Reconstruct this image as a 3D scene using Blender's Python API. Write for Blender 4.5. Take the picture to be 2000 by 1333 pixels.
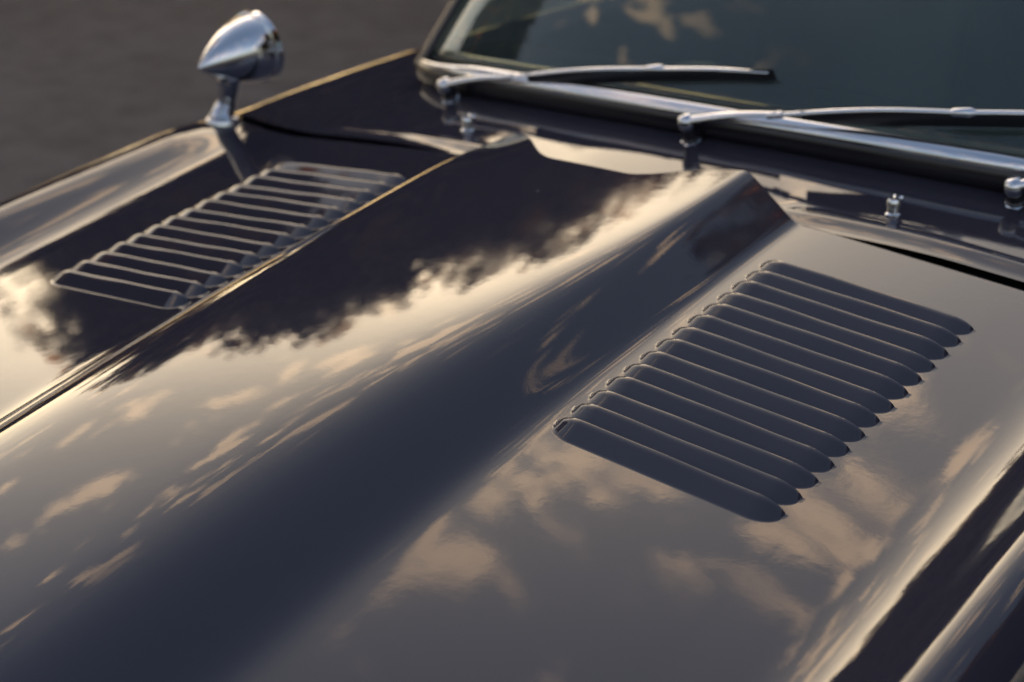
import bpy, bmesh, math, random
import numpy as np
from mathutils import Vector, Matrix

sc = bpy.context.scene
for o in list(bpy.data.objects):
    bpy.data.objects.remove(o)
C = sc.collection
R = math.radians
GZ = 0.85                      # height of the bonnet's louvre line above the ground

# ------------------------------------------------------------------ camera
cd = bpy.data.cameras.new('camera')
cam = bpy.data.objects.new('camera', cd)
C.objects.link(cam)
sc.camera = cam
cd.sensor_width = 36.0
cd.lens = 56.97
cd.clip_start = 0.05
cd.clip_end = 3000
fw = Vector((-0.58695, 0.71260, -0.38370)).normalized()
rt = Vector((0.7770, 0.6291, -0.0208)).normalized()
up = rt.cross(fw).normalized()
rt = fw.cross(up).normalized()
cam.matrix_world = Matrix(((rt.x, up.x, -fw.x, 1.2654), (rt.y, up.y, -fw.y, -1.2202),
                           (rt.z, up.z, -fw.z, 0.7508 + GZ), (0, 0, 0, 1)))
cd.dof.use_dof = True
cd.dof.focus_distance = 1.70
cd.dof.aperture_fstop = 3.5

# ------------------------------------------------------------------ sky and sun
SUN_EL, SUN_ROT = R(19.0), R(314.0)
sc.view_settings.view_transform = 'Standard'
sc.view_settings.look = 'None'
sc.view_settings.exposure = 1.35
sc.view_settings.gamma = 1.0
sc.view_settings.use_curve_mapping = False

world = bpy.data.worlds.new('World')
sc.world = world
world.use_nodes = True
nt = world.node_tree
N, Lk = nt.nodes, nt.links


def node(tree, typ, **kw):
    n = tree.nodes.new(typ)
    for k, v in kw.items():
        setattr(n, k, v)
    return n


def math_node(tree, op, a, b=None, c=None, clamp=False):
    n = node(tree, 'ShaderNodeMath', operation=op, use_clamp=clamp)
    for i, v in enumerate((a, b, c)):
        if v is None:
            continue
        if isinstance(v, (int, float)):
            n.inputs[i].default_value = v
        else:
            tree.links.new(v, n.inputs[i])
    return n.outputs[0]


def mapr(tree, v, a, b, c=0.0, d=1.0, smooth=True):
    n = node(tree, 'ShaderNodeMapRange', interpolation_type='SMOOTHSTEP' if smooth else 'LINEAR')
    tree.links.new(v, n.inputs['Value'])
    for k, x in zip(('From Min', 'From Max', 'To Min', 'To Max'), (a, b, c, d)):
        n.inputs[k].default_value = x
    return n.outputs['Result']


sky = node(nt, 'ShaderNodeTexSky', sky_type='NISHITA', sun_disc=False, sun_elevation=SUN_EL,
           sun_rotation=SUN_ROT, air_density=1.25, dust_density=6.5, ozone_density=1.0)
bg = N['Background']
bg.inputs['Strength'].default_value = 0.10
CLOUD_AT = (-10.97, 18.38, 4.52)
tc = node(nt, 'ShaderNodeTexCoord')
sep = node(nt, 'ShaderNodeSeparateXYZ')
Lk.new(tc.outputs['Generated'], sep.inputs[0])
zc = math_node(nt, 'ADD', math_node(nt, 'MAXIMUM', sep.outputs[2], 0.0), 0.06)
px = math_node(nt, 'DIVIDE', sep.outputs[0], zc)
py = math_node(nt, 'DIVIDE', sep.outputs[1], zc)
comb = node(nt, 'ShaderNodeCombineXYZ')
Lk.new(math_node(nt, 'ADD', px, CLOUD_AT[0]), comb.inputs[0])
Lk.new(math_node(nt, 'ADD', py, CLOUD_AT[1]), comb.inputs[1])
comb.inputs[2].default_value = CLOUD_AT[2]
n1 = node(nt, 'ShaderNodeTexNoise', noise_dimensions='3D')
n1.inputs['Scale'].default_value = 12.0
n1.inputs['Detail'].default_value = 9
n1.inputs['Roughness'].default_value = 0.58
n1.inputs['Distortion'].default_value = 0.35
Lk.new(comb.outputs[0], n1.inputs['Vector'])
n2 = node(nt, 'ShaderNodeTexNoise', noise_dimensions='3D')
n2.inputs['Scale'].default_value = 0.9
n2.inputs['Detail'].default_value = 2
Lk.new(comb.outputs[0], n2.inputs['Vector'])
dens = math_node(nt, 'ADD', n1.outputs[0], math_node(nt, 'MULTIPLY', math_node(nt, 'SUBTRACT', n2.outputs[0], 0.5), 0.30))
cl = mapr(nt, dens, 0.57, 0.67)
cl = math_node(nt, 'MULTIPLY', cl, mapr(nt, sep.outputs[2], 0.02, 0.2))
cl = math_node(nt, 'MULTIPLY', cl, mapr(nt, sep.outputs[2], 0.74, 0.88, 1.0, 0.0))
# clouds take the warm light of the low sun, on top of the sky's own light
mixc = node(nt, 'ShaderNodeMix', data_type='RGBA', blend_type='MIX')
Lk.new(math_node(nt, 'MULTIPLY', cl, 0.8), mixc.inputs['Factor'])
Lk.new(sky.outputs[0], mixc.inputs['A'])
addc = node(nt, 'ShaderNodeVectorMath', operation='MULTIPLY_ADD')
Lk.new(sky.outputs[0], addc.inputs[0])
addc.inputs[1].default_value = (0.9, 0.9, 0.9)
addc.inputs[2].default_value = (17.0, 10.8, 5.6)
Lk.new(addc.outputs[0], mixc.inputs['B'])
Lk.new(mixc.outputs['Result'], bg.inputs['Color'])

sd = bpy.data.lights.new('sun', 'SUN')
sun = bpy.data.objects.new('sun', sd)
C.objects.link(sun)
sd.energy = 4.5
sd.angle = R(0.6)
sd.color = (1.0, 0.68, 0.40)
sdir = Vector((math.sin(SUN_ROT) * math.cos(SUN_EL), math.cos(SUN_ROT) * math.cos(SUN_EL), math.sin(SUN_EL)))
sun.rotation_euler = (-sdir).to_track_quat('-Z', 'Y').to_euler()
sun.location = sdir * 60

# ------------------------------------------------------------------ helpers


def tag(o, label=None, cat=None, group=None, kind=None):
    for k, v in (('label', label), ('category', cat), ('group', group), ('kind', kind)):
        if v:
            o[k] = v
    return o


def empty(name, loc=(0, 0, 0), parent=None):
    o = bpy.data.objects.new(name, None)
    C.objects.link(o)
    o.location = loc
    o.empty_display_size = 0.1
    if parent:
        o.parent = parent
    return o


def mesh_obj(name, verts, faces, mat, parent=None, smooth=True, normals=None):
    me = bpy.data.meshes.new(name)
    me.from_pydata([tuple(v) for v in verts], [], [tuple(f) for f in faces])
    me.update()
    if smooth:
        me.polygons.foreach_set('use_smooth', [True] * len(me.polygons))
    if normals is not None:
        me.normals_split_custom_set_from_vertices([tuple(n) for n in normals])
    me.materials.append(mat)
    o = bpy.data.objects.new(name, me)
    C.objects.link(o)
    if parent:
        o.parent = parent
    return o


class MB:
    def __init__(self):
        self.v, self.f = [], []

    def add(self, v, f):
        k = len(self.v)
        self.v += [tuple(p) for p in v]
        self.f += [tuple(i + k for i in q) for q in f]

    def tube(self, pts, rad, seg=12, cap=True, flat=1.0, upv=(0, 0, 1)):
        """round (or flattened) bar along pts; rad may be a list"""
        pts = [Vector(p) for p in pts]
        n = len(pts)
        rads = rad if isinstance(rad, (list, tuple)) else [rad] * n
        vs = []
        for i, p in enumerate(pts):
            t = (pts[min(i + 1, n - 1)] - pts[max(i - 1, 0)]).normalized()
            u = Vector(upv)
            if abs(t.dot(u)) > 0.98:
                u = Vector((1, 0, 0))
            s = t.cross(u).normalized()
            u = s.cross(t).normalized()
            for k in range(seg):
                a = 2 * math.pi * k / seg
                vs.append(p + s * math.cos(a) * rads[i] + u * math.sin(a) * rads[i] * flat)
        fs = []
        for i in range(n - 1):
            for k in range(seg):
                k2 = (k + 1) % seg
                fs.append((i * seg + k, i * seg + k2, (i + 1) * seg + k2, (i + 1) * seg + k))
        if cap:
            fs.append(tuple(range(seg))[::-1])
            fs.append(tuple((n - 1) * seg + k for k in range(seg)))
        self.add(vs, fs)
        return self

    def lathe(self, org, axis, prof, seg=32):
        """prof: list of (distance along axis, radius)"""
        ax = Vector(axis).normalized()
        u = Vector((0, 0, 1)) if abs(ax.z) < 0.9 else Vector((1, 0, 0))
        s = ax.cross(u).normalized()
        u = s.cross(ax)
        org = Vector(org)
        vs, fs = [], []
        for (d, r) in prof:
            for k in range(seg):
                a = 2 * math.pi * k / seg
                vs.append(org + ax * d + (s * math.cos(a) + u * math.sin(a)) * r)
        for i in range(len(prof) - 1):
            for k in range(seg):
                k2 = (k + 1) % seg
                fs.append((i * seg + k, i * seg + k2, (i + 1) * seg + k2, (i + 1) * seg + k))
        self.add(vs, fs)
        return self

    def box(self, c, sx, sy, sz, mat=None):
        vs = [Vector((x * sx / 2, y * sy / 2, z * sz / 2)) for x in (-1, 1) for y in (-1, 1) for z in (-1, 1)]
        if mat is not None:
            vs = [mat @ v for v in vs]
        vs = [v + Vector(c) for v in vs]
        self.add(vs, [(0, 1, 3, 2), (4, 6, 7, 5), (0, 4, 5, 1), (2, 3, 7, 6), (0, 2, 6, 4), (1, 5, 7, 3)])
        return self

    def build(self, name, mat, parent=None, smooth=True, bevel=0):
        o = mesh_obj(name, self.v, self.f, mat, parent, smooth)
        bm = bmesh.new()
        bm.from_mesh(o.data)
        bmesh.ops.recalc_face_normals(bm, faces=bm.faces)
        if bevel:
            bmesh.ops.bevel(bm, geom=bm.edges[:], offset=bevel, segments=3, profile=0.5, affect='EDGES')
        bm.to_mesh(o.data)
        bm.free()
        if smooth:
            o.data.polygons.foreach_set('use_smooth', [True] * len(o.data.polygons))
            o.data.set_sharp_from_angle(angle=R(40))
        return o


# ------------------------------------------------------------------ materials


def principled(name, col, rough=0.5, metal=0.0, ior=1.5, spec=0.5, **kw):
    m = bpy.data.materials.new(name)
    m.use_nodes = True
    b = m.node_tree.nodes['Principled BSDF']
    b.inputs['Base Color'].default_value = (*col, 1)
    b.inputs['Roughness'].default_value = rough
    b.inputs['Metallic'].default_value = metal
    b.inputs['IOR'].default_value = ior
    b.inputs['Specular IOR Level'].default_value = spec
    for k, v in kw.items():
        b.inputs[k].default_value = v
    return m


def noise_bump(m, scale, strength, dist=0.001, detail=3):
    t = m.node_tree
    b = t.nodes['Principled BSDF']
    tcn = node(t, 'ShaderNodeTexCoord')
    nz = node(t, 'ShaderNodeTexNoise')
    nz.inputs['Scale'].default_value = scale
    nz.inputs['Detail'].default_value = detail
    t.links.new(tcn.outputs['Object'], nz.inputs['Vector'])
    bp = node(t, 'ShaderNodeBump')
    bp.inputs['Strength'].default_value = strength
    bp.inputs['Distance'].default_value = dist
    t.links.new(nz.outputs[0], bp.inputs['Height'])
    t.links.new(bp.outputs[0], b.inputs['Normal'])
    return nz, bp


def make_paint():
    m = principled('paint', (0.032, 0.031, 0.046), rough=0.035, ior=1.52)
    t = m.node_tree
    b = t.nodes['Principled BSDF']
    nz, bp = noise_bump(m, 70.0, 0.08, 0.0004, 3)
    # a few dust specks and a slight change of gloss
    tcn = node(t, 'ShaderNodeTexCoord')
    vor = node(t, 'ShaderNodeTexVoronoi', feature='DISTANCE_TO_EDGE')
    vor = node(t, 'ShaderNodeTexVoronoi')
    vor.inputs['Scale'].default_value = 26.0
    t.links.new(tcn.outputs['Object'], vor.inputs['Vector'])
    pick = node(t, 'ShaderNodeSeparateColor')
    t.links.new(vor.outputs['Color'], pick.inputs[0])
    chosen = math_node(t, 'GREATER_THAN', pick.outputs[0], 0.82)
    spot = math_node(t, 'LESS_THAN', vor.outputs['Distance'], math_node(t, 'MULTIPLY', pick.outputs[1], 0.034))
    dust = math_node(t, 'MULTIPLY', chosen, spot)
    mx = node(t, 'ShaderNodeMix', data_type='RGBA')
    t.links.new(dust, mx.inputs['Factor'])
    mx.inputs['A'].default_value = (0.032, 0.031, 0.046, 1)
    mx.inputs['B'].default_value = (0.16, 0.14, 0.12, 1)
    t.links.new(mx.outputs['Result'], b.inputs['Base Color'])
    n3 = node(t, 'ShaderNodeTexNoise')
    n3.inputs['Scale'].default_value = 9.0
    n3.inputs['Detail'].default_value = 4
    t.links.new(tcn.outputs['Object'], n3.inputs['Vector'])
    rr = mapr(t, n3.outputs[0], 0.3, 0.7, 0.025, 0.06)
    t.links.new(math_node(t, 'MAXIMUM', rr, math_node(t, 'MULTIPLY', dust, 0.7)), b.inputs['Roughness'])
    return m


PAINT = make_paint()
CHROME = principled('chrome', (0.64, 0.65, 0.69), rough=0.09, metal=1.0)
noise_bump(CHROME, 40, 0.04, 0.0005)
RUBBER = principled('rubber', (0.016, 0.015, 0.020), rough=0.38)
noise_bump(RUBBER, 300, 0.15, 0.0005)
SEALM = principled('seal_rubber', (0.016, 0.015, 0.020), rough=0.22)
INNER = principled('under_bonnet_black', (0.006, 0.006, 0.007), rough=0.9, spec=0.1)
DASH = principled('dashboard_vinyl', (0.005, 0.005, 0.006), rough=0.95, spec=0.03)
noise_bump(DASH, 500, 0.3, 0.0006)
LEATHER = principled('seat_leather', (0.03, 0.022, 0.018), rough=0.5)
noise_bump(LEATHER, 120, 0.3, 0.001)


def make_glass():
    m = bpy.data.materials.new('tinted_glass')
    m.use_nodes = True
    t = m.node_tree
    b = t.nodes['Principled BSDF']
    b.inputs['Base Color'].default_value = (0.34, 0.45, 0.42, 1)
    b.inputs['Roughness'].default_value = 0.015
    b.inputs['IOR'].default_value = 1.52
    b.inputs['Transmission Weight'].default_value = 1.0
    # pale teal diffuse veil: haze painted on to lighten the pane
    df = node(t, 'ShaderNodeBsdfDiffuse')
    df.inputs['Color'].default_value = (0.44, 0.60, 0.62, 1)
    tcn = node(t, 'ShaderNodeTexCoord')
    nz = node(t, 'ShaderNodeTexNoise')
    nz.inputs['Scale'].default_value = 3.0
    nz.inputs['Detail'].default_value = 5
    t.links.new(tcn.outputs['Object'], nz.inputs['Vector'])
    mx = node(t, 'ShaderNodeMixShader')
    t.links.new(mapr(t, nz.outputs[0], 0.3, 0.7, 0.035, 0.06), mx.inputs[0])
    t.links.new(b.outputs[0], mx.inputs[1])
    t.links.new(df.outputs[0], mx.inputs[2])
    t.links.new(mx.outputs[0], t.nodes['Material Output'].inputs['Surface'])
    return m


GLASS = make_glass()


def make_asphalt():
    m = principled('asphalt', (0.05, 0.05, 0.05), rough=0.85)
    t = m.node_tree
    b = t.nodes['Principled BSDF']
    tcn = node(t, 'ShaderNodeTexCoord')
    n_a = node(t, 'ShaderNodeTexNoise')
    n_a.inputs['Scale'].default_value = 260
    n_a.inputs['Detail'].default_value = 3
    n_b = node(t, 'ShaderNodeTexNoise')
    n_b.inputs['Scale'].default_value = 0.9
    n_b.inputs['Detail'].default_value = 5
    vor = node(t, 'ShaderNodeTexVoronoi')
    vor.inputs['Scale'].default_value = 120
    for n in (n_a, n_b, vor):
        t.links.new(tcn.outputs['Object'], n.inputs['Vector'])
    s = math_node(t, 'ADD', math_node(t, 'MULTIPLY', n_a.outputs[0], 0.5), math_node(t, 'MULTIPLY', vor.outputs['Distance'], 0.35))
    s = math_node(t, 'ADD', s, math_node(t, 'MULTIPLY', n_b.outputs[0], 0.8))
    cr = node(t, 'ShaderNodeValToRGB')
    cr.color_ramp.elements[0].position = 0.45
    cr.color_ramp.elements[0].color = (0.036, 0.033, 0.039, 1)
    cr.color_ramp.elements[1].position = 1.15
    cr.color_ramp.elements[1].color = (0.092, 0.083, 0.090, 1)
    n_c = node(t, 'ShaderNodeTexNoise')
    n_c.inputs['Scale'].default_value = 5.5
    n_c.inputs['Detail'].default_value = 6
    n_c.inputs['Roughness'].default_value = 0.65
    t.links.new(tcn.outputs['Object'], n_c.inputs['Vector'])
    s = math_node(t, 'ADD', s, math_node(t, 'MULTIPLY', math_node(t, 'SUBTRACT', n_c.outputs[0], 0.5), 1.9))
    t.links.new(s, cr.inputs[0])
    t.links.new(cr.outputs[0], b.inputs['Base Color'])
    bp = node(t, 'ShaderNodeBump')
    bp.inputs['Strength'].default_value = 0.6
    bp.inputs['Distance'].default_value = 0.004
    t.links.new(s, bp.inputs['Height'])
    t.links.new(bp.outputs[0], b.inputs['Normal'])
    return m


ASPHALT = make_asphalt()

# ------------------------------------------------------------------ ground
g = mesh_obj('ground', [(-400, -400, 0), (400, -400, 0), (400, 400, 0), (-400, 400, 0)], [(0, 1, 2, 3)], ASPHALT, smooth=False)
tag(g, kind='structure')

# ------------------------------------------------------------------ body shape (all heights relative to GZ)
KS = 0.1356                                    # rise of the bonnet towards the windscreen
LV_D, LV_W, LV_L, LV_N = 0.300, 0.280, 0.454, 14
LV_T = 0.083
Y_EDGE = 0.570                                 # rear edge of the bonnet


def sstep(x, a, b):
    t = np.clip((x - a) / (b - a), 0, 1)
    return t * t * (3 - 2 * t)


def z0(y):
    y = np.asarray(y, float)
    f = np.where(y < 0.1, -0.070 * (y - 0.1) ** 2, -0.01 * (y - 0.1) ** 2)
    f = f - 0.55 * np.clip(-0.75 - y, 0, None) ** 2.2
    return KS * y + f


def crown_h(y):
    return -0.002 - 0.014 * (y - 0.1) - 0.022 * sstep(y, 0.42, 0.66) - 0.10 * np.clip(-0.45 - y, 0, None) ** 2


def nat_spline(X, Y):
    """natural cubic spline evaluator"""
    n = len(X)
    h = np.diff(X)
    A = np.zeros((n, n))
    rhs = np.zeros(n)
    A[0, 0] = A[-1, -1] = 1
    for i in range(1, n - 1):
        A[i, i - 1], A[i, i], A[i, i + 1] = h[i - 1], 2 * (h[i - 1] + h[i]), h[i]
        rhs[i] = 6 * ((Y[i + 1] - Y[i]) / h[i] - (Y[i] - Y[i - 1]) / h[i - 1])
    M = np.linalg.solve(A, rhs)

    def ev(x):
        x = np.asarray(x, float)
        k = np.clip(np.searchsorted(X, x) - 1, 0, n - 2)
        a, b = X[k + 1] - x, x - X[k]
        return (M[k] * a ** 3 + M[k + 1] * b ** 3) / (6 * h[k]) + (Y[k] / h[k] - M[k] * h[k] / 6) * a + (Y[k + 1] / h[k] - M[k + 1] * h[k] / 6) * b
    return ev


A_PANEL = 0.60          # up to here the section is a height over x, further out it is an arc


def outer_section(y, near):
    """points (a, h) from A_PANEL over the wing crown and down the flank"""
    hc = float(crown_h(y))
    ctrl = [(q, float(panel_h(q))) for q in (0.44, 0.48, 0.52, 0.56, 0.60)]
    if near:                                    # the near wing has a slightly crisper crest
        hc -= 0.003
        ctrl += [(0.655, -0.0305), (0.712, -0.0310), (0.765, -0.030 + (hc + 0.030) * 0.52), (0.814, hc),
                 (0.836, hc - 0.010), (0.860, hc - 0.034), (0.878, hc - 0.075), (0.886, hc - 0.12), (0.890, hc - 0.19), (0.884, hc - 0.28), (0.860, hc - 0.42), (0.82, hc - 0.56)]
    else:
        ctrl += [(0.655, -0.0305), (0.715, -0.0310), (0.772, -0.030 + (hc + 0.030) * 0.50), (0.832, hc),
                 (0.868, hc - 0.013), (0.890, hc - 0.055), (0.897, hc - 0.10), (0.900, hc - 0.17), (0.894, hc - 0.28), (0.868, hc - 0.42), (0.825, hc - 0.56)]
    P = np.array(ctrl)
    s = np.concatenate([[0], np.cumsum(np.hypot(*np.diff(P, axis=0).T))])
    fx, fz = nat_spline(s, P[:, 0]), nat_spline(s, P[:, 1])
    s2 = s[4]
    return fx, fz, s2, s[-1]


def panel_h(a):
    """centre section of the bonnet without the bulge"""
    a = np.abs(a)
    q = np.log1p(np.exp((a - 0.27) / 0.03)) * 0.03
    return -LV_T * (q - (LV_D - 0.27)) - 0.0015


def bulge_h(a, y):
    a = np.abs(a)
    Hb = 0.056 + 0.013 * sstep(-y, -0.62, 0.3) - 0.062 * sstep(-y, 0.55, 1.35)
    soft = 0.04 + 0.28 * sstep(-y, -0.57, 0.30)
    foot = 0.04 + 0.10 * sstep(-y, -0.50, 0.45)
    a_s = 0.204 - 0.012 * sstep(-y, -0.5, 0.3)
    a_f = 0.276
    top = 1.0 + 0.065 * (1 - (a / a_s) ** 2)
    side = (a_f - a) / (a_f - a_s)
    m = np.minimum(top, side)
    sm = m - soft * np.log(np.exp(-(top - m) / soft) + np.exp(-(side - m) / soft))
    return Hb * foot * np.logaddexp(0, sm / foot)


def louvre_h(a, y):
    """pressed-out louvres: ramp towards the rear, crest, open mouth behind it; returns height"""
    a = np.abs(a)
    pitch = LV_L / LV_N
    v = np.clip(y / pitch, 0, LV_N - 1e-9)
    inside = (y > 0) & (y < LV_L) & (a > LV_D) & (a < LV_D + LV_W)
    f = v - np.floor(v)
    q = np.minimum(a - LV_D, LV_D + LV_W - a)
    q = np.clip(q, 0, None)
    Rr = 0.032
    e = np.clip(q / Rr, 0, 1)
    arc = np.sqrt(np.clip(1 - (1 - e) ** 2, 0, 1))
    v0 = 0.03 + 0.64 * (1 - arc)
    hc = 0.0108 * (1 - (1 - e) ** 2) ** 0.65
    s = np.clip((f - v0) / (CREST - v0 + 1e-6), 0, 1)
    # straight ramp rolling over to a flat crest, small fillet at the foot
    lin = np.where(s < 0.73, s, s - (s - 0.73) ** 2 / 0.50)
    fil = 0.07
    ramp = np.where(s < fil, s * s / (2 * fil), lin - fil / 2) / (0.854 - fil / 2)
    kk = np.floor(v)
    hc = hc * (1 + 0.05 * np.sin(kk * 2.3 + 0.7) + 0.035 * np.sin((a - LV_D) * 21 + kk * 1.9) + 0.02 * np.sin((a - LV_D) * 55 + kk * 4.1))
    h = np.where(f <= CREST + 1e-6, ramp * hc, 0.0)
    return np.where(inside, h, 0.0)


CREST = 0.86


def y_edge(a):
    a = np.abs(a)
    return Y_EDGE - 0.082 * (1 - sstep(a, 0.060, 0.195)) + 0.0 * a


# --- the grid: columns across (a >= 0 then mirrored), rows along
def cols_half():
    xs = list(np.linspace(0, 0.15, 22)[:-1]) + list(np.linspace(0.15, LV_D, 46)[:-1])
    e = 0.032
    xs += list(LV_D + e * (np.linspace(0, 1, 20) ** 1.3))[:-1]
    xs += list(np.linspace(LV_D + e, LV_D + LV_W - e, 30)[:-1])
    xs += list(LV_D + LV_W - e * (np.linspace(1, 0, 20) ** 1.3))[:-1]
    xs += list(np.linspace(LV_D + LV_W, A_PANEL, 6))
    return np.array(xs)


XH = cols_half()
NP = len(XH)
NO = 90
HALF = NP + NO


def section(y, with_bulge=True, lou=True, near=True):
    """half section at nominal row y (y may be an array over the columns): arrays a, h"""
    yy = np.broadcast_to(np.asarray(y, float), (HALF,))
    a = np.empty(HALF)
    h = np.empty(HALF)
    a[:NP] = XH
    h[:NP] = panel_h(XH)
    fx, fz, s2, s1 = outer_section(float(yy[-1]), near)
    t = np.linspace(0, 1, NO + 1)[1:] ** 1.25
    s = s2 + t * (s1 - s2)
    a[NP:] = fx(s)
    h[NP:] = fz(s)
    if with_bulge:
        h[:NP] += bulge_h(XH, yy[:NP])
    if lou:
        h[:NP] += louvre_h(XH, yy[:NP])
    # the nose narrows
    nar = 1 - 0.35 * np.clip(-0.55 - yy, 0, None) ** 1.8
    a = a * nar
    return a, h


def surface(rows, with_bulge=True, lou=True):
    """rows: list of arrays (HALF,) or floats -> positions (nrow, ncol, 3) mirrored"""
    P = np.empty((len(rows), 2 * HALF - 1, 3))
    for i, y in enumerate(rows):
        yy = np.broadcast_to(np.asarray(y, float), (HALF,))
        a, h = section(yy, with_bulge, lou, True)
        z = z0(yy) + h + GZ
        P[i, HALF - 1:, 0], P[i, HALF - 1:, 1], P[i, HALF - 1:, 2] = a, yy, z
        a, h = section(yy, with_bulge, lou, False)
        z = z0(yy) + h + GZ
        P[i, :HALF, 0], P[i, :HALF, 1], P[i, :HALF, 2] = -a[::-1], yy[::-1], z[::-1]
    return P


def grid_normals(P, brk=()):
    """normals by differences; brk: rows j whose step to j+1 is a break"""
    du = np.empty_like(P)
    du[:, 1:-1] = P[:, 2:] - P[:, :-2]
    du[:, 0], du[:, -1] = P[:, 1] - P[:, 0], P[:, -1] - P[:, -2]
    dv = np.empty_like(P)
    dv[1:-1] = P[2:] - P[:-2]
    dv[0], dv[-1] = P[1] - P[0], P[-1] - P[-2]
    for j in brk:
        dv[j] = P[j] - P[j - 1]
        dv[j + 1] = P[j + 2] - P[j + 1]
    n = np.cross(du, dv)
    n /= np.linalg.norm(n, axis=2, keepdims=True) + 1e-12
    n[n[:, :, 2] < -0.6] *= 1
    return n


def extract(P, Nn, cells, name, mat, parent, origin=None):
    """object from a boolean cell mask of the grid"""
    idx = np.argwhere(cells)
    used = {}
    vs, ns, fs = [], [], []

    def vid(i, j):
        k = (i, j)
        if k not in used:
            used[k] = len(vs)
            vs.append(P[i, j] - (origin if origin is not None else 0))
            ns.append(Nn[i, j])
        return used[k]
    for i, j in idx:
        fs.append((vid(i, j), vid(i, j + 1), vid(i + 1, j + 1), vid(i + 1, j)))
    o = mesh_obj(name, vs, fs, mat, parent, True, ns)
    if origin is not None:
        o.location = origin
    return o


car = empty('sports_car', (0, 0, 0))
tag(car, 'dark glossy classic sports car with louvred bonnet on the asphalt', 'car')

# rows of the bonnet
pitch = LV_L / LV_N
rows = list(np.linspace(-1.50, -0.60, 60)[:-1]) + list(np.linspace(-0.60, 0.0, 110)[:-1])
row_cell = []
brk = []
LROW = {}
for k in range(LV_N):
    start = len(rows)
    for s in np.concatenate([np.linspace(0, CREST, 21), [CREST + 0.006, 0.93]]):
        rows.append((k + s) * pitch)
    brk.append(start + 20)
    LROW[k] = (start, start + 20, start + 23)     # first row, crest row, next louvre's first row
full_a = np.concatenate([XH, np.full(NO, 0.8)])
ye = y_edge(full_a)
for t in np.concatenate([np.linspace(0, 1, 26)[:-1], [1.0]]):
    rows.append(LV_L + (ye - 0.004 - LV_L) * t)
P = surface(rows)
# the far shoulder of the bulge is a little rounder at its rear end than the near one
P[:, :, 2] -= 0.013 * np.exp(-((P[:, :, 0] + 0.205) / 0.050) ** 2) * np.exp(-((0.575 - P[:, :, 1]) / 0.10) ** 2)
# folded rear edge of the bonnet
last = P[-1].copy()
fold = []
for k in range(1, 7):
    th = k / 6 * math.pi / 2
    q = last.copy()
    q[:, 1] += 0.004 * math.sin(th)
    q[:, 2] -= 0.004 * (1 - math.cos(th))
    fold.append(q)
q = fold[-1].copy()
q[:, 2] -= 0.012
fold.append(q)
P = np.concatenate([P, np.array(fold)])
NR, NC = P.shape[:2]
Nn = grid_normals(P, brk)
cells = np.ones((NR - 1, NC - 1), bool)
xc = 0.5 * (P[:-1, :-1, 0] + P[:-1, 1:, 0])
bonnet_cells = cells.copy()
bonnet = None
louvre_masks = []
for side in (1, -1):
    for k in range(LV_N):
        r0, rc, r1 = LROW[k]
        m = np.zeros_like(cells)
        ax = xc * side
        inb = (ax > LV_D) & (ax < LV_D + LV_W)
        m[r0:rc] = inb[r0:rc]
        # skirt behind the mouth belongs to the louvre, the mouth itself stays open
        mouth = np.zeros_like(cells)
        mouth[rc] = inb[rc] & (ax[rc] > LV_D + 0.006) & (ax[rc] < LV_D + LV_W - 0.006)
        m[rc] = inb[rc] & ~mouth[rc]
        bonnet_cells &= ~m
        bonnet_cells &= ~mouth
        louvre_masks.append((side, k, m))
bonnet = extract(P, Nn, bonnet_cells, 'bonnet', PAINT, car)
for side, k, m in louvre_masks:
    org = np.array([side * (LV_D + LV_W / 2), (k + 0.5) * pitch, GZ])
    extract(P, Nn, m, 'louvre', PAINT, bonnet, org)

# ------------------------------------------------------------------ black sheet put in for the shade under the bonnet
LX = np.linspace(-0.80, 0.80, 41)
LY = np.linspace(-1.3, 0.54, 30)
lv = [(x * (1 - 0.35 * max(0, -0.55 - y) ** 1.8), y, float(z0(y)) + float(panel_h(abs(x))) * 0.5 + GZ - 0.055) for y in LY for x in LX]
lf = [(j * 41 + i, j * 41 + i + 1, (j + 1) * 41 + i + 1, (j + 1) * 41 + i) for j in range(29) for i in range(40)]
mesh_obj('bonnet_shade_sheet', lv, lf, INNER, car)

# ------------------------------------------------------------------ scuttle and body behind the bonnet
GAP = 0.018


def scuttle_rows():
    rr = []
    y1 = 1.95
    ts = list(np.linspace(0, 0.14, 40)) + list(np.linspace(0.14, 1, 60))[1:]
    for t in ts:
        st = ye + GAP
        rr.append(st + (y1 - st) * t)
    return rr


SR = scuttle_rows()
S = surface(SR, with_bulge=False, lou=False)
A = np.abs(S[:, :, 0])
Yr = S[:, :, 1]
yeg = np.concatenate([ye[::-1], ye[1:]])[None, :]
dd = Yr - yeg                                           # distance behind the bonnet edge
inner = 1 - sstep(A, 0.60, 0.70)


def scut_add(a, y):
    """difference between the scuttle and the plain bonnet section"""
    soft = 0.07 * np.logaddexp(0, (a - 0.30) / 0.07)
    h = -LV_T * soft + 0.0035 + 0.002 * (1 - sstep(a, 0.10, 0.26)) - panel_h(a)
    k = 0.105 - 0.085 * sstep(a, 0.15, 0.50)
    q = 0.775 - y
    return (h - k * 0.03 * np.logaddexp(0, q / 0.03)) * (1 - sstep(a, 0.58, 0.72))


S[:, :, 2] += scut_add(A, Yr)
# drip channel along the bonnet edge and its rounded ridge
side = sstep(A, 0.20, 0.30) * inner
S[:, :, 2] += side * (-0.002 * (1 - sstep(dd, 0.026, 0.046)) + 0.0016 * np.exp(-((dd - 0.052) / 0.007) ** 2))
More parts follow.
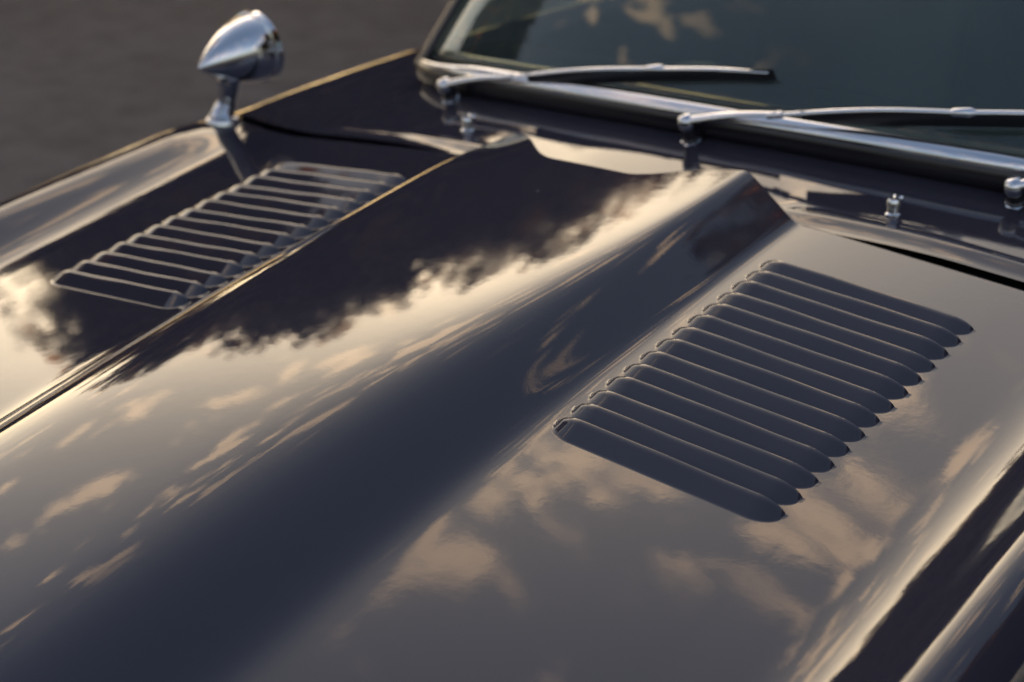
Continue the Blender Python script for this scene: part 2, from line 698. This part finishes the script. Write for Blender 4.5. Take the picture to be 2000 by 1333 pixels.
# waist narrows towards the doors
nar = 1 - 0.30 * np.clip(Yr - 0.62, 0, None) ** 1.7 * sstep(A, 0.3, 0.9)
S[:, :, 0] *= nar
SN = grid_normals(S)
xc = 0.25 * (A[:-1, :-1] + A[:-1, 1:] + A[1:, :-1] + A[1:, 1:])
yc = 0.25 * (Yr[:-1, :-1] + Yr[:-1, 1:] + Yr[1:, :-1] + Yr[1:, 1:])
cabin = (xc < 0.60) & (yc > 0.84 + 0.24 * (xc / 0.6) ** 3)
front_body = ~cabin
scuttle = extract(S, SN, front_body & (yc < 1.02), 'scuttle', PAINT, car)
door_cells = front_body & (yc >= 1.02)
side_r = np.zeros_like(door_cells)
ncx = 0.5 * (S[:-1, :-1, 0] + S[:-1, 1:, 0])
extract(S, SN, door_cells & (ncx > 0), 'door', PAINT, car)
extract(S, SN, door_cells & (ncx < 0), 'door', PAINT, car)
# gutter floor under the gap
gx = np.linspace(-0.80, 0.80, 81)
gv, gf = [], []
for x in gx:
    yq = float(y_edge(x))
    zz = float(z0(yq)) + float(panel_h(x)) + GZ - 0.020
    gv += [(x, yq - 0.03, zz), (x, yq + 0.09, zz + 0.004)]
for i in range(80):
    gf.append((2 * i, 2 * i + 2, 2 * i + 3, 2 * i + 1))
mesh_obj('bonnet_seal', gv, gf, RUBBER, car)


def scut_z(x, y):
    a = abs(x)
    h = float(panel_h(a)) if a < A_PANEL else -0.028
    return GZ + float(z0(y)) + h + float(scut_add(np.float64(a), y))


# ------------------------------------------------------------------ windscreen
def screen_base(u):
    """u in -1..1 across the car"""
    x = 0.622 * math.copysign(abs(u) ** 0.94, u)
    y = 0.775 + 0.042 * u * u + 0.040 * abs(u) ** 7
    return Vector((x, y, 0))


RAKE = R(38)
SCR_L = 0.56


def screen_pt(u, v, off=0.0):
    """v: 0 at the foot, 1 at the header"""
    b = screen_base(u)
    zb = GZ + 0.143 - 0.020 * abs(u) ** 3 + 0.012 * (b.y - 0.775)
    y = b.y + SCR_L * v * math.cos(RAKE) * (1 - 0.10 * abs(u) ** 2) - 0.03 * math.sin(v * math.pi) * 0.6
    z = zb + SCR_L * v * math.sin(RAKE) + 0.02 * math.sin(v * math.pi)
    x = b.x * (1 - 0.115 * v)
    return Vector((x, y, z))


screen = empty('windscreen', (0, 0.8, GZ + 0.1), car)


def put(o, par):
    """keep world coordinates under a parent with an offset"""
    o.parent = par
    o.location = Vector(o.location) - par.location
    return o


nu, nv = 64, 20
gvv = [screen_pt(-1 + 2 * i / nu, j / nv) for j in range(nv + 1) for i in range(nu + 1)]
gff = [(j * (nu + 1) + i, j * (nu + 1) + i + 1, (j + 1) * (nu + 1) + i + 1, (j + 1) * (nu + 1) + i) for j in range(nv) for i in range(nu)]
go = mesh_obj('glass', gvv, gff, GLASS)
put(go, screen)
sol = go.modifiers.new('thickness', 'SOLIDIFY')
sol.thickness = 0.005
sol.offset = -1
# rubber seal around the foot: a fat rounded lip between scuttle and glass
US = [-1 + 2 * i / 72 for i in range(73)]


def foot_curve(dy, dz, shrink=1.0):
    out = []
    for u in US:
        p = screen_pt(u, 0)
        out.append(Vector((p.x * shrink, p.y + dy, p.z + dz)))
    return out


vs, fs = [], []
prof = []
npf = 14
for u in US:
    top = screen_pt(u, 0.0)
    zs = scut_z(top.x, top.y) - 0.004
    hgt = top.z - zs
    for k in range(npf + 1):
        th = math.pi * k / npf
        # half-round bulging forward
        vs.append((top.x * (1 + 0.012 * math.sin(th)), top.y - 0.002 - 0.020 * math.sin(th), zs + hgt * (1 - math.cos(th)) / 2 + 0.002 * k / npf))
for i in range(len(US) - 1):
    for k in range(npf):
        a0 = i * (npf + 1) + k
        fs.append((a0, a0 + npf + 1, a0 + npf + 2, a0 + 1))
put(mesh_obj('seal', vs, fs, SEALM), screen)
# chrome insert lying in the seal's top
m = MB()
m.tube([p for p in foot_curve(-0.0095, -0.0035, 1.006)], [0.0135 - 0.0085 * float(sstep(abs(u), 0.70, 0.93)) for u in US], 14, True, 0.62, (0, -0.75, 0.66))
put(m.build('chrome_strip', CHROME), screen)
# pillars and header
for sgn in (-1, 1):
    m = MB()
    pts = [screen_pt(sgn, v) + Vector((sgn * 0.010, 0.012, 0)) for v in np.linspace(-0.04, 1.02, 16)]
    m.tube(pts, 0.017, 14, True, 0.8)
    put(m.build('pillar', SEALM), screen)
    m = MB()
    pts = [screen_pt(sgn * 0.985, v) + Vector((sgn * 0.004, -0.004, 0.004)) for v in np.linspace(0, 1.0, 16)]
    m.tube(pts, 0.006, 10)
    put(m.build('pillar_trim', SEALM), screen)
m = MB()
m.tube([screen_pt(u, 1.0) + Vector((0, 0.01, 0.006)) for u in US[::2]], 0.018, 14)
put(m.build('header', PAINT), screen)

# cabin: roof, dashboard, floor, seats, so that the glass has something dark behind it
vs, fs = [], []
nr = 20
for i in range(nr + 1):
    t = i / nr
    for u in US[::2]:
        p = screen_pt(u, 1.0)
        y = p.y + t * 1.15
        vs.append((p.x * (1 - 0.15 * t * t), y, p.z + 0.012 + 0.06 * math.sin(t * 1.9) - 0.12 * t * t + 0.02 * (1 - abs(u) ** 2)))
w_ = len(US[::2])
for i in range(nr):
    for k in range(w_ - 1):
        fs.append((i * w_ + k, i * w_ + k + 1, (i + 1) * w_ + k + 1, (i + 1) * w_ + k))
mesh_obj('roof', vs, fs, PAINT, car)
vs, fs = [], []
for i, (dy, dz) in enumerate(((0.004, -0.001), (0.10, 0.005), (0.20, 0.0), (0.235, -0.02), (0.24, -0.22), (0.05, -0.30))):
    for u in US[::2]:
        p = screen_pt(u * 0.97, 0)
        vs.append((p.x, min(p.y, 0.84) + dy, p.z + dz))
for i in range(5):
    for k in range(w_ - 1):
        fs.append((i * w_ + k, i * w_ + k + 1, (i + 1) * w_ + k + 1, (i + 1) * w_ + k))
mesh_obj('dashboard', vs, fs, DASH, car)
for sx in (-0.32, 0.32):
    st = empty('seat', (sx, 1.65, 0.35), car)
    m = MB()
    m.box((0, -0.12, 0.05), 0.46, 0.5, 0.16)
    m.build('cushion', LEATHER, st, bevel=0.05)
    m = MB()
    m.box((0, 0.2, 0.36), 0.46, 0.14, 0.62, Matrix.Rotation(R(-14), 3, 'X'))
    m.build('backrest', LEATHER, st, bevel=0.05)
# bulkhead and floor pan close the cabin
m = MB()
m.box((0, 1.45, 0.24), 1.30, 1.4, 0.03)
m.build('floor_pan', INNER, car, False)
m = MB()
m.box((0, 2.15, 0.75), 1.30, 0.03, 1.0)
m.build('rear_bulkhead', INNER, car, False)
# steering wheel
sw = empty('steering_wheel', (-0.32, 1.22, GZ - 0.12), car)
m = MB()
m.tube([(0.19 * math.cos(a), 0.07 * math.sin(a), 0.18 * math.sin(a)) for a in np.linspace(0, 2 * math.pi, 41)], 0.011, 10, False)
m.build('rim', principled('wheel_wood', (0.06, 0.025, 0.012), 0.3), sw)
for a in (0, 2.3, 4.0):
    m = MB()
    m.tube([(0, 0.03, 0), (0.185 * math.cos(a), 0.07 * math.sin(a), 0.18 * math.sin(a))], 0.008, 8)
    m.build('spoke', CHROME, sw)

# ------------------------------------------------------------------ wheels under the wings
TYRE = principled('tyre_rubber', (0.02, 0.02, 0.021), 0.8)
for sx in (-1, 1):
    wl = empty('front_wheel', (sx * 0.66, -0.52, 0.33), car)
    m = MB()
    m.lathe((0, 0, 0), (1, 0, 0), [(-0.08, 0.20), (-0.09, 0.24), (-0.085, 0.30), (-0.06, 0.328), (0.06, 0.328), (0.085, 0.30), (0.09, 0.24), (0.08, 0.20)], 48)
    m.build('tyre', TYRE, wl)
    m = MB()
    m.lathe((0, 0, 0), (1, 0, 0), [(-0.07, 0.205), (-0.03, 0.18), (0.03, 0.18), (0.07, 0.205)], 48)
    m.build('rim', CHROME, wl)
    m = MB()
    m.lathe((0, 0, 0), (sx, 0, 0), [(-0.02, 0.05), (0.06, 0.045), (0.09, 0.03), (0.095, 0.0)], 24)
    m.build('hub', CHROME, wl)

# ------------------------------------------------------------------ wipers


def wiper(px_, base, elbow, conn, tip):
    """spindle head, flat arm, bowed blade carrier with rubber"""
    base, elbow, conn, tip = map(Vector, (base, elbow, conn, tip))
    w = empty('wiper', base, car)
    L = lambda p: Vector(p) - base
    zs = scut_z(base.x, base.y)
    nrm = Vector((0, -0.42, 0.9)).normalized()
    # spindle post with collar and nut
    m = MB()
    foot = Vector((base.x, base.y + 0.020, zs - 0.002))
    ax = (base - foot)
    m.lathe(L(foot), ax, [(0, 0.019), (0.004, 0.019), (0.006, 0.014), (0.014, 0.0135), (0.016, 0.011), (ax.length - 0.012, 0.0105)], 24)
    m.build('spindle', SEALM, w)
    m = MB()
    m.lathe(L(foot), ax, [(0.005, 0.0165), (0.011, 0.0165), (0.012, 0.0145)], 6)
    m.build('spindle_nut', CHROME, w)
    # domed head
    m = MB()
    up_ = ax.normalized()
    m.lathe(L(base) - up_ * 0.012, up_, [(0, 0.0), (0, 0.0120), (0.004, 0.0135), (0.012, 0.0135), (0.017, 0.0115), (0.020, 0.007), (0.021, 0.0)], 28)
    m.build('head', CHROME, w)
    # arm
    m = MB()
    d = (elbow - base)
    pts = [L(base + d * t) + Vector((0, 0, 0.004 * math.sin(t * math.pi))) for t in np.linspace(0.02, 1, 10)]
    m.tube(pts, [0.0095, 0.0090, 0.0085, 0.008, 0.0074, 0.0068, 0.0062, 0.0056, 0.0050, 0.0048], 12, True, 0.55, nrm)
    m.build('arm', CHROME, w)
    m = MB()
    for t in (0.88, 0.96):
        q = base + d * t
        m.tube([L(q - d.normalized() * 0.005), L(q + d.normalized() * 0.005)], 0.0066, 12, True, 0.8, nrm)
    m.build('arm_clip', CHROME, w)
    # slim rod from the elbow to the blade's connector
    m = MB()
    bow = lambda t, a, b, s: a + (b - a) * t + nrm * s * math.sin(t * math.pi)
    m.tube([L(bow(t, elbow, conn, 0.006)) for t in np.linspace(0, 1, 12)], [0.0042] * 12, 12, True, 0.62, nrm)
    m.build('arm_rod', CHROME, w)
    m = MB()
    dc = (tip - elbow).normalized()
    m.tube([L(conn - dc * 0.016), L(conn - dc * 0.012), L(conn + dc * 0.010), L(conn + dc * 0.016)], [0.005, 0.0066, 0.0080, 0.005], 12, True, 0.85, nrm)
    m.build('connector', CHROME, w)
    m = MB()
    m.tube([L(bow(t, conn, tip, 0.003)) for t in np.linspace(0, 1, 12)], [0.0044] * 8 + [0.0040, 0.0036, 0.0032, 0.0030], 12, True, 0.6, nrm)
    m.build('blade_bow', CHROME, w)
    # rubber: thin wedge below the bow
    start = elbow + (conn - elbow) * 0.10
    end = tip + dc * 0.008
    dn = Vector((0, 0.40, -0.60)).normalized()
    ts = np.linspace(0, 1, 24)
    vv, ff = [], []
    for t in ts:
        mid = start + (end - start) * t
        deep = 0.020 * (0.55 + 0.45 * math.sin(min(1, t * 3) * math.pi / 2)) * (1 if t < 0.97 else 0.8)
        for (o_, q_) in ((-0.0045, -0.001), (0.0045, -0.001), (0.0035, deep * 0.6), (0.0012, deep), (-0.0012, deep), (-0.0035, deep * 0.6)):
            vv.append(L(mid + nrm * o_ + dn * q_))
    for i in range(len(ts) - 1):
        for k in range(6):
            ff.append((i * 6 + k, i * 6 + (k + 1) % 6, (i + 1) * 6 + (k + 1) % 6, (i + 1) * 6 + k))
    ff += [tuple(range(6)), tuple((len(ts) - 1) * 6 + k for k in range(6))]
    m = MB()
    m.add(vv, ff)
    m.build('blade_rubber', RUBBER, w)
    return w


wiper(0, (-0.491, 0.751, GZ + 0.1175), (-0.350, 0.757, GZ + 0.147), (-0.103, 0.796, GZ + 0.184), (0.086, 0.812, GZ + 0.200))
wiper(0, (0.000, 0.7275, GZ + 0.135), (0.153, 0.742, GZ + 0.163), (0.393, 0.798, GZ + 0.189), (0.560, 0.845, GZ + 0.197))
wiper(0, (0.491, 0.751, GZ + 0.1175), (0.60, 0.775, GZ + 0.140), (0.66, 0.84, GZ + 0.165), (0.70, 0.90, GZ + 0.185))

# ------------------------------------------------------------------ washer jets
for sx in (-1, 1):
    bx_, by_ = sx * 0.367, 0.664
    zs = scut_z(bx_, by_)
    j = empty('washer_jet', (bx_, by_, zs), car)
    m = MB()
    m.lathe((0, 0, -0.002), (0, 0, 1), [(0, 0.0115), (0.003, 0.0115), (0.005, 0.0088), (0.013, 0.0080), (0.015, 0.0098), (0.021, 0.0098), (0.0235, 0.008), (0.0245, 0.0)], 24)
    m.build('body', CHROME, j)
    for a in (-0.45, 0.45):
        m = MB()
        m.tube([(0, 0.003, 0.017), (math.sin(a) * 0.012, 0.012, 0.021)], 0.0026, 8)
        m.build('nozzle', CHROME, j)

# ------------------------------------------------------------------ wing mirror
base = Vector((-0.812, 0.536, GZ + float(z0(0.536)) + float(crown_h(0.536)) - 0.001))
mir = empty('wing_mirror', base, car)
axis = Vector((0.05, 0.985, 0.11)).normalized()          # from the pointed front to the glass
tip_ = Vector((-0.790, 0.484, GZ + 0.156)) - base
m = MB()
LN = 0.126
prof = []
for t in np.linspace(0, 1, 26):
    prof.append((LN * t, 0.0005 + 0.057 * (1 - (1 - min(1, t / 0.96)) ** 1.75) ** 0.92))
m.lathe(tip_, axis, prof, 48)
m.build('shell', CHROME, mir)
m = MB()
m.lathe(tip_, axis, [(LN - 0.008, 0.0575), (LN - 0.006, 0.0605), (LN + 0.006, 0.0610), (LN + 0.009, 0.0585), (LN + 0.010, 0.055)], 48)
m.build('rim', CHROME, mir)
m = MB()
m.lathe(tip_, axis, [(LN + 0.008, 0.056), (LN + 0.0075, 0.0)], 48)
m.build('mirror_glass', principled('mirror_glass', (0.9, 0.9, 0.9), 0.02, 1.0), mir)
m = MB()
topc = tip_ + axis * 0.062 + Vector((0, 0, -0.048))
m.tube([Vector((0, 0.01, 0.006)), Vector((0, 0.012, 0.015)), Vector((0.001, 0.02, 0.035)), topc + Vector((0, 0, 0.0)), topc + Vector((0, 0, 0.014))],
       [0.026, 0.0195, 0.0165, 0.0175, 0.023], 24, True, 1.0, (0, 1, 0))
m.build('stem', CHROME, mir)
m = MB()
m.tube([Vector((0, 0.01, -0.012)), Vector((0, 0.01, 0.002)), Vector((0, 0.01, 0.006)), Vector((0, 0.01, 0.009))], [0.031, 0.031, 0.029, 0.024], 28, True, 1.0, (0, 1, 0))
m.build('base_plate', CHROME, mir)

# ------------------------------------------------------------------ trees across the road (seen mirrored in the paint)
random.seed(7)
rng = np.random.default_rng(11)


def make_leaf_mat(name, col, tr):
    m_ = bpy.data.materials.new(name)
    m_.use_nodes = True
    t = m_.node_tree
    b = t.nodes['Principled BSDF']
    b.inputs['Roughness'].default_value = 0.6
    oi = node(t, 'ShaderNodeTexCoord')
    nz = node(t, 'ShaderNodeTexNoise')
    nz.inputs['Scale'].default_value = 1.3
    t.links.new(oi.outputs['Object'], nz.inputs['Vector'])
    cr = node(t, 'ShaderNodeValToRGB')
    cr.color_ramp.elements[0].position = 0.35
    cr.color_ramp.elements[0].color = (*[c * 0.6 for c in col], 1)
    cr.color_ramp.elements[1].position = 0.7
    cr.color_ramp.elements[1].color = (*[c * 1.5 for c in col], 1)
    t.links.new(nz.outputs[0], cr.inputs[0])
    t.links.new(cr.outputs[0], b.inputs['Base Color'])
    tr_ = node(t, 'ShaderNodeBsdfTranslucent')
    n2_ = node(t, 'ShaderNodeTexNoise')
    n2_.inputs['Scale'].default_value = 1.1
    n2_.inputs['Detail'].default_value = 3
    t.links.new(oi.outputs['Object'], n2_.inputs['Vector'])
    cr2 = node(t, 'ShaderNodeValToRGB')
    cr2.color_ramp.elements[0].position = 0.52
    cr2.color_ramp.elements[0].color = (0.07, 0.045, 0.015, 1)
    cr2.color_ramp.elements[1].position = 0.60
    cr2.color_ramp.elements[1].color = (*tr, 1)
    t.links.new(n2_.outputs[0], cr2.inputs[0])
    t.links.new(cr2.outputs[0], tr_.inputs['Color'])
    mx = node(t, 'ShaderNodeMixShader')
    mx.inputs[0].default_value = 0.45
    t.links.new(b.outputs[0], mx.inputs[1])
    t.links.new(tr_.outputs[0], mx.inputs[2])
    t.links.new(mx.outputs[0], t.nodes['Material Output'].inputs['Surface'])
    return m_


LEAF = make_leaf_mat('leaves', (0.024, 0.022, 0.012), (0.95, 0.40, 0.07))
BARK = principled('bark', (0.06, 0.045, 0.035), 0.9)
noise_bump(BARK, 12, 0.8, 0.05)


def tree_meshes(seed, H, W):
    r = np.random.default_rng(seed)
    m = MB()
    trunk_h = H * 0.30
    m.tube([(0, 0, -0.1), (0.03, 0.02, trunk_h * 0.5), (0.0, 0.08, trunk_h), (0.1, 0.0, H * 0.6), (0.05, 0.05, H * 0.85)], [H * 0.035, H * 0.028, H * 0.024, H * 0.014, H * 0.004], 10)
    centres = []
    for k in range(24):
        a = r.uniform(0, 2 * math.pi)
        zz = H * r.uniform(0.28, 0.92)
        env = math.sqrt(max(0.05, 1 - ((zz / H - 0.55) / 0.48) ** 2))
        rr = W * 0.5 * env * r.uniform(0.45, 0.95)
        p = np.array([rr * math.cos(a), rr * math.sin(a), zz])
        centres.append((p, W * r.uniform(0.12, 0.21)))
        m.tube([(0.0, 0.04, max(trunk_h * 0.8, zz - rr * 0.7)), tuple(p * 0.5 + np.array([0, 0, zz * 0.47])), tuple(p)], [H * 0.012, H * 0.008, H * 0.003], 6)
    centres.append((np.array([0, 0, H * 0.92]), W * 0.14))
    V = []
    for p, rad in centres:
        n = int(2400 * (rad / (W * 0.18)) ** 2)
        d = r.normal(size=(n, 3))
        d /= np.linalg.norm(d, axis=1, keepdims=True)
        rr = rad * r.uniform(0.15, 1.0, size=(n, 1)) ** 0.5 * (1 + 0.25 * np.sin(d[:, :1] * 7 + p[0]) * np.cos(d[:, 1:2] * 6 + p[1]))
        q = p + d * rr * np.array([1.15, 1.15, 0.85])
        sz = r.uniform(0.05, 0.12, size=(n, 1)) * (H / 7.0)
        a1 = r.normal(size=(n, 3)) * np.array([1, 1, 0.6])
        a1 /= np.linalg.norm(a1, axis=1, keepdims=True)
        a2 = np.cross(a1, r.normal(size=(n, 3)))
        a2 /= np.linalg.norm(a2, axis=1, keepdims=True)
        V.append(np.stack([q - a1 * sz, q + a2 * sz * 0.55, q + a1 * sz, q - a2 * sz * 0.55], 1).reshape(-1, 3))
    vs = np.concatenate(V)
    fs = np.arange(len(vs)).reshape(-1, 4)
    return m, vs, fs


protos = []
for sd_, H_, W_ in ((1, 7.0, 6.0), (2, 8.0, 5.5), (3, 6.0, 5.5), (4, 8.0, 3.2)):
    tm, vs, fs = tree_meshes(sd_, H_, W_)
    root = empty('broadleaf_tree', (0, 0, 0))
    tm.build('trunk', BARK, root)
    mesh_obj('crown', vs, fs, LEAF, root, smooth=False)
    protos.append([root, H_, False])


def place_tree(kind, az, dist, height, label, group, rot=0.0):
    pr = protos[kind]
    root = pr[0]
    if pr[2]:
        c = root.copy()
        C.objects.link(c)
        for ch in root.children:
            k = ch.copy()
            C.objects.link(k)
            k.parent = c
        root = c
    pr[2] = True
    root.location = (math.sin(az) * dist, math.cos(az) * dist, 0)
    s = height / pr[1]
    root.scale = (s, s, s)
    root.rotation_euler = (0, 0, rot)
    tag(root, label, 'tree', group)


# azimuth from the car: 0 = straight behind the windscreen, -90 = across the far wing
TREES = [(1, -53, 19, 12.1), (2, -44, 18, 10.5), (0, -35, 18, 10.4), (1, -26, 18, 10.4), (2, -17, 18, 9.0), (0, -7, 18, 8.6),
         (1, 3, 13, 8.6), (2, 13, 10, 7.2), (0, 24, 9, 6.9), (1, 36, 9, 7.2), (3, 47, 9, 9.6), (3, 60, 9, 9.6), (1, 76, 11, 6.2),
         (2, -66, 25, 5.2), (0, -76, 25, 5.2), (3, -90, 12, 11.8), (0, -53, 27, 11.5), (2, -41, 27, 11.5)]  # the two farthest are added, unseen, to block sun patches on the ground
for i, (k, az, d, h) in enumerate(TREES):
    if k == 3 and az < 0:
        lab, grp = 'tall slender tree mirrored in the far louvres beside the mirror', None
    elif d == 25:
        lab, grp = 'low tree left of the row, mirrored along the far edge of the bulge', 'low trees left of the tree row'
    elif d > 20:
        lab, grp = 'unseen tree added behind the row to block the low sun', 'trees added behind the row to block the sun'
    elif az < 0:
        lab, grp = 'dark leafy tree of the row mirrored along the bonnet bulge', 'row of trees mirrored in the bonnet bulge'
    else:
        lab, grp = 'dark leafy tree mirrored along the flank of the near wing', 'trees mirrored in the near wing'
    place_tree(k, R(az), d, h, lab, grp, rot=i * 1.7)
